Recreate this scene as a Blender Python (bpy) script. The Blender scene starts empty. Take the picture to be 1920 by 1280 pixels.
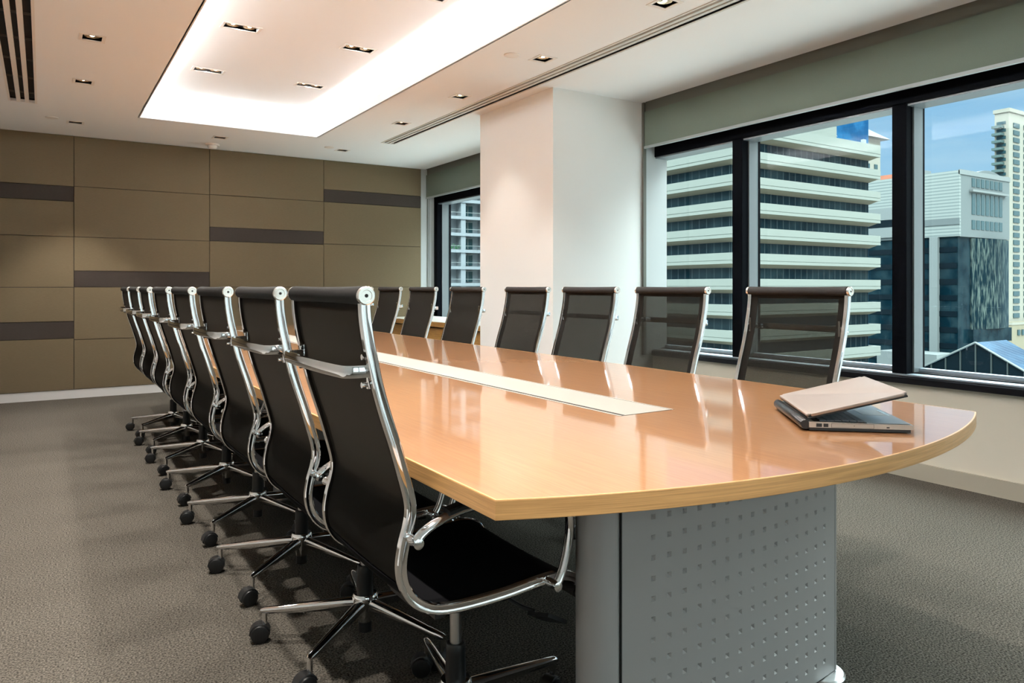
import bpy, bmesh, math, random
from mathutils import Vector, Matrix
random.seed(7)
PI = math.pi
scene = bpy.context.scene
COL = scene.collection
UP = Vector((0, 0, 1))

# ------------------------------------------------------------------ materials
def mat(name, color, rough=0.5, metal=0.0, spec=0.5, coat=0.0, coat_rough=0.05, emis=None, estr=0.0):
    m = bpy.data.materials.new(name); m.use_nodes = True
    b = m.node_tree.nodes['Principled BSDF']
    b.inputs['Base Color'].default_value = (*color, 1)
    b.inputs['Roughness'].default_value = rough
    b.inputs['Metallic'].default_value = metal
    b.inputs['Specular IOR Level'].default_value = spec
    b.inputs['Coat Weight'].default_value = coat
    b.inputs['Coat Roughness'].default_value = coat_rough
    if emis:
        b.inputs['Emission Color'].default_value = (*emis, 1)
        b.inputs['Emission Strength'].default_value = estr
    return m

def nodes(m):
    return m.node_tree.nodes, m.node_tree.links, m.node_tree.nodes['Principled BSDF']

def noise_color(m, c1, c2, scale=(1, 1, 1), nscale=5.0, detail=4, lo=0.35, hi=0.65, bump=0.0, bdist=0.002):
    n, l, b = nodes(m)
    tc = n.new('ShaderNodeTexCoord'); mp = n.new('ShaderNodeMapping')
    mp.inputs['Scale'].default_value = scale
    nt = n.new('ShaderNodeTexNoise'); nt.inputs['Scale'].default_value = nscale; nt.inputs['Detail'].default_value = detail
    cr = n.new('ShaderNodeValToRGB')
    cr.color_ramp.elements[0].position = lo; cr.color_ramp.elements[0].color = (*c1, 1)
    cr.color_ramp.elements[1].position = hi; cr.color_ramp.elements[1].color = (*c2, 1)
    l.new(tc.outputs['Object'], mp.inputs['Vector']); l.new(mp.outputs['Vector'], nt.inputs['Vector'])
    l.new(nt.outputs['Fac'], cr.inputs['Fac']); l.new(cr.outputs['Color'], b.inputs['Base Color'])
    if bump:
        bp = n.new('ShaderNodeBump'); bp.inputs['Strength'].default_value = bump; bp.inputs['Distance'].default_value = bdist
        l.new(nt.outputs['Fac'], bp.inputs['Height']); l.new(bp.outputs['Normal'], b.inputs['Normal'])
    return nt, cr, mp

M = {}
M['ceiling'] = mat('ceiling paint', (0.855, 0.865, 0.875), 0.9, spec=0.1)
M['white_wall'] = mat('white wall paint', (0.86, 0.86, 0.84), 0.85, spec=0.15)
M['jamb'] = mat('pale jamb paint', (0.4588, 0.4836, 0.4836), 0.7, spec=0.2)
M['cream_wall'] = mat('cream wall paint', (0.70, 0.655, 0.56), 0.8, spec=0.2)
M['skirting'] = mat('taupe skirting', (0.40, 0.37, 0.30), 0.6)
M['skirting_white'] = mat('white skirting', (0.72, 0.72, 0.72), 0.5)
M['panel'] = mat('taupe woven wall panel', (0.19, 0.14, 0.10), 0.85, spec=0.15)
noise_color(M['panel'], (0.144, 0.112, 0.068), (0.166, 0.130, 0.080), (6, 60, 140), 6.0, 3, 0.3, 0.7, 0.1, 0.001)
M['accent'] = mat('dark woven wall panel', (0.05, 0.04, 0.034), 0.8, spec=0.15)
noise_color(M['accent'], (0.046, 0.037, 0.032), (0.056, 0.045, 0.038), (6, 60, 140), 6.0, 3, 0.3, 0.7, 0.1, 0.001)
M['seam'] = mat('panel joint shadow gap', (0.03, 0.025, 0.02), 0.9)
M['carpet'] = mat('grey brown carpet', (0.2, 0.18, 0.16), 1.0, spec=0.0)
noise_color(M['carpet'], (0.022, 0.020, 0.0165), (0.165, 0.150, 0.127), (1, 1, 1), 170.0, 2, 0.30, 0.72, 0.9, 0.006)
M['blind'] = mat('grey green blind fabric', (0.23, 0.232, 0.19), 0.8, spec=0.2)
noise_color(M['blind'], (0.132, 0.163, 0.130), (0.148, 0.182, 0.146), (1, 40, 200), 5.0, 2, 0.3, 0.7)
M['blind_head'] = mat('dark grey green head box', (0.115, 0.12, 0.098), 0.6)
M['rail'] = mat('blind bottom rail', (0.33, 0.36, 0.36), 0.4, 0.3)
M['frame'] = mat('black window frame', (0.003, 0.0035, 0.005), 0.5, spec=0.02)
M['frame_grey'] = mat('grey window reveal metal', (0.17, 0.19, 0.20), 0.3, 0.3)
M['sill'] = mat('dark sill', (0.006, 0.006, 0.008), 0.4, spec=0.15)
M['sill_top'] = mat('sill metal tinted as sky reflection', (0.50, 0.58, 0.66), 0.36, 0.7)  # pale blue stands in for sky reflected off the sill
M['chrome'] = mat('polished chrome', (0.86, 0.86, 0.87), 0.07, 1.0)
M['satin'] = mat('satin steel', (0.55, 0.55, 0.55), 0.3, 1.0)
M['black'] = mat('black plastic', (0.009, 0.009, 0.0095), 0.42, spec=0.35)
M['arm_pad'] = mat('black arm pad', (0.012, 0.012, 0.012), 0.55, spec=0.3)
M['roll'] = mat('black fabric roll', (0.020, 0.019, 0.0185), 0.8, spec=0.15)
M['seat'] = mat('black seat fabric', (0.006, 0.006, 0.007), 0.9, spec=0.05)
M['pedestal'] = mat('silver grey powder coat', (0.37, 0.36, 0.355), 0.42, 0.1)
M['seam_black'] = mat('black joint', (0.008, 0.008, 0.008), 0.7)
M['cap'] = mat('brushed end cap', (0.80, 0.79, 0.75), 0.22, 0.85)
M['cream_metal'] = mat('pale anodised metal', (0.30, 0.28, 0.245), 0.5, 0.05)
M['box'] = mat('black lamp housing', (0.012, 0.011, 0.010), 0.6)
M['trimw'] = mat('white lamp trim', (0.78, 0.74, 0.70), 0.5)
M['lamp_ring'] = mat('lamp reflector ring', (0.75, 0.55, 0.35), 0.2, 1.0)
M['lamp'] = mat('lit warm bulb', (1, 0.9, 0.75), 0.5, emis=(1.0, 0.80, 0.55), estr=9.0)
M['slot'] = mat('vent slot black', (0.012, 0.012, 0.012), 0.8)
M['vent'] = mat('vent grey bar', (0.60, 0.58, 0.54), 0.5)
M['vent_dark'] = mat('vent grey slot', (0.10, 0.095, 0.08), 0.6)
M['cred'] = mat('oak cabinet front', (0.52, 0.29, 0.09), 0.4)
noise_color(M['cred'], (0.40, 0.21, 0.06), (0.52, 0.29, 0.09), (2, 2, 30), 3.0, 4)
M['cred_top'] = mat('pale cabinet top', (0.72, 0.69, 0.62), 0.25)

# wood of the table: orange beech, fine grain along the length (y)
def wood(name, c1, c2, scale, rough, coat, seams=False):
    m = mat(name, c1, rough, spec=0.5, coat=coat, coat_rough=0.05)
    n, l, b = nodes(m)
    b.inputs['Coat IOR'].default_value = 1.5
    tc = n.new('ShaderNodeTexCoord')
    mp = n.new('ShaderNodeMapping'); mp.inputs['Scale'].default_value = scale
    nt = n.new('ShaderNodeTexNoise'); nt.inputs['Scale'].default_value = 4.0; nt.inputs['Detail'].default_value = 5; nt.inputs['Roughness'].default_value = 0.6
    cr = n.new('ShaderNodeValToRGB')
    cr.color_ramp.elements[0].position = 0.38; cr.color_ramp.elements[0].color = (*c1, 1)
    cr.color_ramp.elements[1].position = 0.62; cr.color_ramp.elements[1].color = (*c2, 1)
    l.new(tc.outputs['Object'], mp.inputs['Vector']); l.new(mp.outputs['Vector'], nt.inputs['Vector']); l.new(nt.outputs['Fac'], cr.inputs['Fac'])
    out = cr.outputs['Color']
    if seams:
        sp = n.new('ShaderNodeSeparateXYZ'); l.new(tc.outputs['Object'], sp.inputs[0])
        a = n.new('ShaderNodeMath'); a.operation = 'SUBTRACT'; a.inputs[1].default_value = 0.15; l.new(sp.outputs['Y'], a.inputs[0])
        d = n.new('ShaderNodeMath'); d.operation = 'PINGPONG'; d.inputs[1].default_value = 1.005; l.new(a.outputs[0], d.inputs[0])
        c = n.new('ShaderNodeMath'); c.operation = 'LESS_THAN'; c.inputs[1].default_value = 0.0008; l.new(d.outputs[0], c.inputs[0])
        f = n.new('ShaderNodeMath'); f.operation = 'MULTIPLY'; f.inputs[1].default_value = 0.45; l.new(c.outputs[0], f.inputs[0])
        mx = n.new('ShaderNodeMix'); mx.data_type = 'RGBA'; l.new(f.outputs[0], mx.inputs['Factor']); l.new(out, mx.inputs['A'])
        mx.inputs['B'].default_value = (0.16, 0.08, 0.03, 1); out = mx.outputs['Result']
    l.new(out, b.inputs['Base Color'])
    return m
M['wood'] = wood('orange beech veneer', (0.335, 0.152, 0.060), (0.395, 0.192, 0.080), (55, 1.6, 10), 0.32, 1.0, True)
M['wood_edge'] = wood('beech edging', (0.54, 0.29, 0.105), (0.72, 0.405, 0.160), (1.2, 1.2, 70), 0.35, 0.3)

def mesh_fabric(name):
    """see-through sling weave: open at the middle, closed hem at the edges; the slant view through a thick weave closes it"""
    m = bpy.data.materials.new(name); m.use_nodes = True
    n, l = m.node_tree.nodes, m.node_tree.links
    b = n['Principled BSDF']; out = n['Material Output']
    b.inputs['Base Color'].default_value = (0.011, 0.0098, 0.0085, 1); b.inputs['Roughness'].default_value = 0.75
    b.inputs['Specular IOR Level'].default_value = 0.04
    tr = n.new('ShaderNodeBsdfTransparent'); tr.inputs['Color'].default_value = (0.95, 0.93, 0.88, 1)
    tl = n.new('ShaderNodeBsdfTranslucent'); tl.inputs['Color'].default_value = (0.30, 0.27, 0.23, 1)
    m0 = n.new('ShaderNodeMixShader'); m0.inputs[0].default_value = 0.12
    l.new(b.outputs[0], m0.inputs[1]); l.new(tl.outputs[0], m0.inputs[2])
    tc = n.new('ShaderNodeTexCoord'); sp = n.new('ShaderNodeSeparateXYZ'); l.new(tc.outputs['Object'], sp.inputs[0])
    ab = n.new('ShaderNodeMath'); ab.operation = 'ABSOLUTE'; l.new(sp.outputs['Y'], ab.inputs[0])
    e = n.new('ShaderNodeMath'); e.operation = 'LESS_THAN'; e.inputs[1].default_value = 0.192; l.new(ab.outputs[0], e.inputs[0])
    t = n.new('ShaderNodeMath'); t.operation = 'LESS_THAN'; t.inputs[1].default_value = 1.072; l.new(sp.outputs['Z'], t.inputs[0])
    w = n.new('ShaderNodeTexWave'); w.bands_direction = 'Z'; w.inputs['Scale'].default_value = 60; w.inputs['Distortion'].default_value = 0.4
    l.new(tc.outputs['Object'], w.inputs['Vector'])
    lw = n.new('ShaderNodeLayerWeight'); lw.inputs['Blend'].default_value = 0.5
    f = n.new('ShaderNodeMapRange'); f.inputs['From Min'].default_value = 0.0; f.inputs['From Max'].default_value = 0.62
    f.inputs['To Min'].default_value = 0.66; f.inputs['To Max'].default_value = 0.0
    l.new(lw.outputs['Facing'], f.inputs['Value'])
    wr = n.new('ShaderNodeMapRange'); wr.inputs['To Min'].default_value = 0.75; wr.inputs['To Max'].default_value = 1.0; l.new(w.outputs['Fac'], wr.inputs['Value'])
    x = None
    def mul(a, c):
        q = n.new('ShaderNodeMath'); q.operation = 'MULTIPLY'; l.new(a, q.inputs[0]); l.new(c, q.inputs[1]); return q.outputs[0]
    fac = mul(mul(mul(e.outputs[0], t.outputs[0]), f.outputs[0]), wr.outputs[0])
    mx = n.new('ShaderNodeMixShader'); l.new(fac, mx.inputs[0]); l.new(m0.outputs[0], mx.inputs[1]); l.new(tr.outputs[0], mx.inputs[2])
    l.new(mx.outputs[0], out.inputs['Surface'])
    return m
M['mesh'] = mesh_fabric('black see-through mesh fabric')

def glass(name, tint, ior=1.45):
    m = bpy.data.materials.new(name); m.use_nodes = True
    n, l = m.node_tree.nodes, m.node_tree.links
    n.remove(n['Principled BSDF']); out = n['Material Output']
    tr = n.new('ShaderNodeBsdfTransparent'); tr.inputs['Color'].default_value = (*tint, 1)
    gl = n.new('ShaderNodeBsdfGlossy'); gl.inputs['Roughness'].default_value = 0.0
    fr = n.new('ShaderNodeFresnel'); fr.inputs['IOR'].default_value = ior
    ge = n.new('ShaderNodeNewGeometry'); ff = n.new('ShaderNodeMath'); ff.operation = 'SUBTRACT'; ff.inputs[0].default_value = 1.0
    l.new(ge.outputs['Backfacing'], ff.inputs[1])
    fm = n.new('ShaderNodeMath'); fm.operation = 'MULTIPLY'; l.new(fr.outputs[0], fm.inputs[0]); l.new(ff.outputs[0], fm.inputs[1])
    mx = n.new('ShaderNodeMixShader'); l.new(fm.outputs[0], mx.inputs[0]); l.new(tr.outputs[0], mx.inputs[1]); l.new(gl.outputs[0], mx.inputs[2])
    l.new(mx.outputs[0], out.inputs['Surface'])
    return m
M['glass'] = glass('teal tinted window glass', (0.88, 0.965, 0.975), 1.3)

# city
M['band'] = mat('pale precast concrete', (0.50, 0.55, 0.50), 0.8)
noise_color(M['band'], (0.120, 0.138, 0.122), (0.136, 0.154, 0.138), (0.3, 0.3, 30), 1.0, 2)
M['soffit'] = mat('beige soffit', (0.1154, 0.1051, 0.0740), 0.9)
M['dark_glass'] = mat('dark blue office glass', (0.0020, 0.0060, 0.0090), 0.3, spec=0.12)
def mullioned(name, base, line, pitch, w, axis_mix=True, rough=0.12):
    m = mat(name, base, rough, spec=0.03)
    n, l, b = nodes(m)
    tc = n.new('ShaderNodeTexCoord'); sp = n.new('ShaderNodeSeparateXYZ'); l.new(tc.outputs['Object'], sp.inputs[0])
    a = n.new('ShaderNodeMath'); a.operation = 'ADD'; l.new(sp.outputs['X'], a.inputs[0]); l.new(sp.outputs['Y'], a.inputs[1])
    d = n.new('ShaderNodeMath'); d.operation = 'PINGPONG'; d.inputs[1].default_value = pitch / 2; l.new(a.outputs[0], d.inputs[0])
    c = n.new('ShaderNodeMath'); c.operation = 'LESS_THAN'; c.inputs[1].default_value = w / 2; l.new(d.outputs[0], c.inputs[0])
    nt = n.new('ShaderNodeTexNoise'); nt.inputs['Scale'].default_value = 0.25; nt.inputs['Detail'].default_value = 3; l.new(tc.outputs['Object'], nt.inputs['Vector'])
    cr = n.new('ShaderNodeValToRGB'); cr.color_ramp.elements[0].position = 0.4; cr.color_ramp.elements[1].position = 0.62
    cr.color_ramp.elements[0].color = (*base, 1); cr.color_ramp.elements[1].color = (base[0] * 2 + .006, base[1] * 1.7 + .006, base[2] * 1.5 + .006, 1)
    l.new(nt.outputs['Fac'], cr.inputs['Fac'])
    mx = n.new('ShaderNodeMix'); mx.data_type = 'RGBA'; l.new(c.outputs[0], mx.inputs['Factor']); l.new(cr.outputs['Color'], mx.inputs['A'])
    mx.inputs['B'].default_value = (*line, 1); l.new(mx.outputs['Result'], b.inputs['Base Color'])
    return m
M['ribbon'] = mullioned('ribbon window glass', (0.002, 0.010, 0.015), (0.035, 0.05, 0.055), 1.5, 0.16)
M['blue_glass'] = mullioned('deep blue curtain glass', (0.003, 0.038, 0.10), (0.008, 0.05, 0.12), 2.0, 0.12)
M['dark_curtain'] = mullioned('dark curtain glass', (0.0015, 0.009, 0.014), (0.003, 0.016, 0.025), 3.0, 0.15)
M['reflection_curtain'] = mat('curtain glass with painted reflections', (0.03, 0.06, 0.07), 0.3, spec=0.03)
_nt, _cr, _mp = noise_color(M['reflection_curtain'], (0.002, 0.010, 0.015), (0.060, 0.082, 0.075), (2.4, 2.4, 0.42), 0.8, 8, 0.46, 0.68)  # streaky reflections painted into the base colour
M['louvre'] = mat('pale louvred cladding', (0.5, 0.56, 0.53), 0.7)
def stripes(m, c1, c2, pitch, duty):
    n, l, b = nodes(m)
    tc = n.new('ShaderNodeTexCoord'); sp = n.new('ShaderNodeSeparateXYZ'); l.new(tc.outputs['Object'], sp.inputs[0])
    d = n.new('ShaderNodeMath'); d.operation = 'PINGPONG'; d.inputs[1].default_value = pitch / 2; l.new(sp.outputs['Z'], d.inputs[0])
    c = n.new('ShaderNodeMath'); c.operation = 'LESS_THAN'; c.inputs[1].default_value = pitch / 2 * duty; l.new(d.outputs[0], c.inputs[0])
    mx = n.new('ShaderNodeMix'); mx.data_type = 'RGBA'; l.new(c.outputs[0], mx.inputs['Factor'])
    mx.inputs['A'].default_value = (*c1, 1); mx.inputs['B'].default_value = (*c2, 1); l.new(mx.outputs['Result'], b.inputs['Base Color'])
stripes(M['louvre'], (0.155, 0.18, 0.17), (0.090, 0.113, 0.113), 0.8, 0.42)
M['grey_stone'] = mat('grey green stone cladding', (0.0659, 0.0829, 0.0851), 0.7)
M['pale_stone'] = mat('pale green grey stone', (0.1051, 0.1236, 0.1236), 0.7)
M['cream_tower'] = mat('cream rendered tower', (0.1650, 0.1650, 0.1376), 0.8)
M['yellow_base'] = mat('yellow beige podium', (0.1376, 0.1236, 0.0829), 0.8)
M['teal'] = mat('teal balcony front', (0.0252, 0.0548, 0.0548), 0.6)
M['white_flat'] = mat('pale blue white render', (0.1428, 0.1702, 0.1872), 0.8)
M['pane_dark'] = mat('apartment window pane', (0.0133, 0.0434, 0.0518), 0.15)
M['pane_frame'] = mat('window frame pale', (0.1376, 0.1650, 0.1650), 0.5)
M['leaf'] = mat('balcony plant leaves', (0.03, 0.12, 0.05), 0.8)
M['roof_teal'] = mat('grey green roof metal', (0.0232, 0.0335, 0.0335), 0.6)
M['red_tile'] = mat('red tiled roof', (0.35, 0.13, 0.08), 0.8)
M['asphalt'] = mat('distant pale paving', (0.30, 0.31, 0.30), 0.9)  # lightened so the ground bounces daylight up to the ceiling
M['solar'] = mullioned('blue roof glazing', (0.002, 0.018, 0.042), (0.05, 0.075, 0.095), 1.6, 0.09, rough=0.15)
# laptop
M['lid'] = mat('pale champagne laptop lid', (0.34, 0.29, 0.26), 0.38, 0.25)
M['lap_silver'] = mat('silver laptop deck', (0.36, 0.38, 0.40), 0.35, 0.5)
M['lap_side'] = mat('silver laptop side', (0.50, 0.48, 0.45), 0.35, 0.4)
M['lap_black'] = mat('black laptop plastic', (0.012, 0.012, 0.013), 0.3)
M['key'] = mat('dark grey key', (0.20, 0.21, 0.24), 0.5)
M['screen'] = mat('dark laptop screen', (0.006, 0.006, 0.008), 0.08)

# ------------------------------------------------------------------ mesh helpers
def link(name, bm, m, parent=None, smooth=False, loc=None):
    me = bpy.data.meshes.new(name)
    bmesh.ops.recalc_face_normals(bm, faces=bm.faces)
    bm.to_mesh(me); bm.free()
    if smooth:
        for p in me.polygons: p.use_smooth = True
        try: me.set_sharp_from_angle(angle=math.radians(38))
        except Exception: pass
    me.materials.append(m)
    o = bpy.data.objects.new(name, me); COL.objects.link(o)
    if parent: o.parent = parent
    if loc: o.location = loc
    return o

def tag(o, label=None, cat=None, group=None, kind=None):
    if label: o['label'] = label
    if cat: o['category'] = cat
    if group: o['group'] = group
    if kind: o['kind'] = kind
    return o

def empty(name, loc, label, cat, group=None, rz=0.0):
    o = bpy.data.objects.new(name, None); COL.objects.link(o); o.empty_display_size = 0.1
    o.location = loc; o.rotation_euler = (0, 0, rz)
    return tag(o, label, cat, group)

def box(bm, x0, x1, y0, y1, z0, z1):
    if x0 > x1: x0, x1 = x1, x0
    if y0 > y1: y0, y1 = y1, y0
    if z0 > z1: z0, z1 = z1, z0
    v = [bm.verts.new(p) for p in ((x0, y0, z0), (x1, y0, z0), (x1, y1, z0), (x0, y1, z0), (x0, y0, z1), (x1, y0, z1), (x1, y1, z1), (x0, y1, z1))]
    for f in ((0, 3, 2, 1), (4, 5, 6, 7), (0, 1, 5, 4), (1, 2, 6, 5), (2, 3, 7, 6), (3, 0, 4, 7)):
        bm.faces.new([v[i] for i in f])
    return v

def bx(*b):
    bm = bmesh.new()
    if isinstance(b[0], (tuple, list)):
        for q in b: box(bm, *q)
    else: box(bm, *b)
    return bm

def bevel(bm, w, seg=2, angle=0.5):
    es = [e for e in bm.edges if len(e.link_faces) == 2 and e.calc_face_angle(0) > angle]
    bmesh.ops.bevel(bm, geom=es, offset=w, segments=seg, affect='EDGES', profile=0.5)
    return bm

def xf(bm, mtx, start=0):
    for v in list(bm.verts)[start:]: v.co = mtx @ v.co
    return bm

def ring_loft(bm, rings, cap=True, closed=False):
    R = [[bm.verts.new(p) for p in r] for r in rings]
    n = len(R[0])
    cnt = len(R) if closed else len(R) - 1
    for i in range(cnt):
        a, b = R[i], R[(i + 1) % len(R)]
        for j in range(n):
            k = (j + 1) % n
            bm.faces.new((a[j], a[k], b[k], b[j]))
    if cap and not closed:
        bm.faces.new(R[0][::-1]); bm.faces.new(R[-1])
    return R

def lathe(bm, prof, center=(0, 0, 0), axis='Z', seg=20, a0=0.0):
    """prof: list of (r, h) along the axis"""
    c = Vector(center)
    rings = []
    for r, h in prof:
        ring = []
        for i in range(seg):
            t = a0 + 2 * PI * i / seg
            x, y = r * math.cos(t), r * math.sin(t)
            if axis == 'Z': p = Vector((x, y, h))
            elif axis == 'Y': p = Vector((x, h, y))
            else: p = Vector((h, x, y))
            ring.append(c + p)
        rings.append(ring)
    ring_loft(bm, rings)
    return bm

def catmull(pts, per=5):
    P = [Vector(p) for p in pts]
    P = [P[0] * 2 - P[1]] + P + [P[-1] * 2 - P[-2]]
    out = []
    for i in range(1, len(P) - 2):
        p0, p1, p2, p3 = P[i - 1:i + 3]
        for k in range(per):
            t = k / per
            out.append(0.5 * ((2 * p1) + (p2 - p0) * t + (2 * p0 - 5 * p1 + 4 * p2 - p3) * t * t + (3 * p1 - p0 - 3 * p2 + p3) * t ** 3))
    out.append(P[-2].copy())
    return out

def sweep(bm, path, prof, side=None, closed=False):
    """sweep a 2-D profile (along normal, along side) on a path; side fixed if given"""
    n = len(path); rings = []
    prev = None
    for i, p in enumerate(path):
        if closed: t = path[(i + 1) % n] - path[i - 1]
        else: t = path[min(i + 1, n - 1)] - path[max(i - 1, 0)]
        t.normalize()
        if side is not None: s = Vector(side)
        elif prev is None:
            s = t.cross(UP)
            if s.length < 1e-3: s = t.cross(Vector((1, 0, 0)))
        else: s = prev - t * prev.dot(t)
        s.normalize(); prev = s
        nn = s.cross(t).normalized()
        rings.append([p + nn * a + s * b for a, b in prof])
    ring_loft(bm, rings, cap=not closed, closed=closed)
    return bm

def circ(r, seg=10, ry=None):
    ry = ry or r
    return [(r * math.cos(2 * PI * i / seg), ry * math.sin(2 * PI * i / seg)) for i in range(seg)]

def tube(bm, a, b, r0, r1=None, seg=10):
    r1 = r0 if r1 is None else r1
    a, b = Vector(a), Vector(b); t = (b - a).normalized()
    s = t.cross(UP)
    if s.length < 1e-3: s = Vector((1, 0, 0))
    s.normalize(); u = s.cross(t)
    ring_loft(bm, [[p + s * r * math.cos(2 * PI * i / seg) + u * r * math.sin(2 * PI * i / seg) for i in range(seg)] for p, r in ((a, r0), (b, r1))])
    return bm

def prism(bm, poly, z0, z1):
    a = [bm.verts.new((x, y, z0)) for x, y in poly]; b = [bm.verts.new((x, y, z1)) for x, y in poly]
    n = len(poly)
    bm.faces.new(a[::-1]); bm.faces.new(b)
    for i in range(n): bm.faces.new((a[i], a[(i + 1) % n], b[(i + 1) % n], b[i]))
    return bm

def holed_slab(x0, x1, y0, y1, z0, z1, holes):
    """slab with rectangular holes, one watertight-looking mesh"""
    xs = sorted({x0, x1, *[h[0] for h in holes], *[h[1] for h in holes]}); xs = [x for x in xs if x0 <= x <= x1]
    ys = sorted({y0, y1, *[h[2] for h in holes], *[h[3] for h in holes]}); ys = [y for y in ys if y0 <= y <= y1]
    bm = bmesh.new()
    def solid(i, j):
        if not (0 <= i < len(xs) - 1 and 0 <= j < len(ys) - 1): return False
        cx, cy = (xs[i] + xs[i + 1]) / 2, (ys[j] + ys[j + 1]) / 2
        return not any(h[0] < cx < h[1] and h[2] < cy < h[3] for h in holes)
    V = {}
    def v(i, j, k):
        if (i, j, k) not in V: V[(i, j, k)] = bm.verts.new((xs[i], ys[j], z1 if k else z0))
        return V[(i, j, k)]
    for i in range(len(xs) - 1):
        for j in range(len(ys) - 1):
            if not solid(i, j): continue
            bm.faces.new((v(i, j, 0), v(i, j + 1, 0), v(i + 1, j + 1, 0), v(i + 1, j, 0)))
            bm.faces.new((v(i, j, 1), v(i + 1, j, 1), v(i + 1, j + 1, 1), v(i, j + 1, 1)))
            if not solid(i - 1, j): bm.faces.new((v(i, j, 0), v(i, j, 1), v(i, j + 1, 1), v(i, j + 1, 0)))
            if not solid(i + 1, j): bm.faces.new((v(i + 1, j, 0), v(i + 1, j + 1, 0), v(i + 1, j + 1, 1), v(i + 1, j, 1)))
            if not solid(i, j - 1): bm.faces.new((v(i, j, 0), v(i + 1, j, 0), v(i + 1, j, 1), v(i, j, 1)))
            if not solid(i, j + 1): bm.faces.new((v(i, j + 1, 0), v(i, j + 1, 1), v(i + 1, j + 1, 1), v(i + 1, j + 1, 0)))
    return bm

def copy_tree(o, parent=None):
    c = o.copy(); COL.objects.link(c); c.parent = parent
    for ch in list(o.children): copy_tree(ch, c)
    return c

def structure(name, bm, m, parent=None):
    o = link(name, bm, m, parent)
    if parent is None: o['kind'] = 'structure'
    return o

# ------------------------------------------------------------------ room
CZ = 2.642            # ceiling height
UZ = 2.87             # raised ceiling inside the recess
YB, YF = -2.2, 8.60   # back and far wall
XL, XR = -1.22, 4.30  # left wall, wall under the windows
RX0, RX1, RY0, RY1 = 0.735, 2.343, 0.30, 7.33    # recess opening

structure('floor', bx(XL - .1, XR + .2, YB - .1, YF + .1, -0.1, 0.0), M['carpet'])
structure('wall_left', bx(XL - .1, XL, YB - .1, YF + .1, 0, 3.1), M['white_wall'])
structure('wall_back', bx((XL - .1, XR + .2, YB - .1, YB, 0, 0.56), (XL - .1, XR + .2, YB - .1, YB, 2.45, 3.1), (XL - .1, -.6, YB - .1, YB, 0.56, 2.45), (4.0, XR + .2, YB - .1, YB, 0.56, 2.45)), M['white_wall'])
fill_win = structure('fill_window', bx((-.6, 4.0, YB - .1, YB - .02, .56, .62), (-.6, 4.0, YB - .1, YB - .02, 2.39, 2.45), (-.6, -.54, YB - .1, YB - .02, .62, 2.39),
                              (.92, 1.0, YB - .1, YB - .02, .62, 2.39), (2.45, 2.53, YB - .1, YB - .02, .62, 2.39), (3.94, 4.0, YB - .1, YB - .02, .62, 2.39)), M['frame'])  # unseen window added behind the camera to brighten the room
for xa, xb in ((-.54, .92), (1.0, 2.45), (2.53, 3.94)): link('pane', bx(xa, xb, YB - .06, YB - .052, .62, 2.39), M['glass'], fill_win)
structure('wall_right', bx(XR, XR + .2, YB, YF, 0, 0.56), M['cream_wall'])
structure('trim_1', bx(XR - .02, XR + .2, YB, YF, 2.35, 3.1), M['blind_head'])
structure('wall_pillar', bx(3.27, XR + .14, 4.52, 5.62, 0, 3.0), M['white_wall'])
tw = link('guide_channel', bx((4.175, 4.205, 4.497, 4.52, 0.56, CZ)), M['blind_head'])
tag(tw, kind='structure'); tw.name = 'trim_2'
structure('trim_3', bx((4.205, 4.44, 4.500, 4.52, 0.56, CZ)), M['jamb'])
structure('baseboard_right', bx(XR - .015, XR, YB, 4.5, 0, 0.095), M['skirting'])
structure('baseboard_far', bx(XL, 4.11, YF - .015, YF, 0, 0.088), M['skirting_white'])

wf = structure('wall_far', bx(XL - .1, XR + .2, YF, YF + .12, 0, 3.1), M['seam'])
cols = [(XL, 0.265), (0.265, 1.547), (1.547, 2.829), (2.829, 4.11)]
cells = [
    [(.09, .605, 0), (.605, .776, 1), (.776, 1.118, 0), (1.118, 1.625, 0), (1.625, 1.98, 0), (1.98, 2.13, 1), (2.13, CZ, 0)],
    [(.09, .59, 0), (.59, 1.12, 0), (1.12, 1.283, 1), (1.283, 1.626, 0), (1.626, 2.135, 0), (2.135, CZ, 0)],
    [(.09, .585, 0), (.585, 1.12, 0), (1.12, 1.628, 0), (1.628, 1.782, 1), (1.782, 2.14, 0), (2.14, CZ, 0)],
    [(.09, .59, 0), (.59, 1.12, 0), (1.12, 1.637, 0), (1.637, 2.14, 0), (2.14, 2.29, 1), (2.29, CZ, 0)]]
for (x0, x1), cs in zip(cols, cells):
    for z0, z1, a in cs:
        g = 0.0028
        bm = bx(x0 + g, x1 - g, YF - .02, YF, z0 + g, z1 - g)
        link('accent_panel' if a else 'wall_panel', bm, M['accent'] if a else M['panel'], wf)
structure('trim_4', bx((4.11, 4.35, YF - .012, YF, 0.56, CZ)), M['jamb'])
structure('trim_5', bx((4.198, 4.206, YF - .022, YF - .011, 0.75, CZ), (4.222, 4.226, YF - .018, YF - .011, 0.75, CZ)), M['blind_head'])

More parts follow.
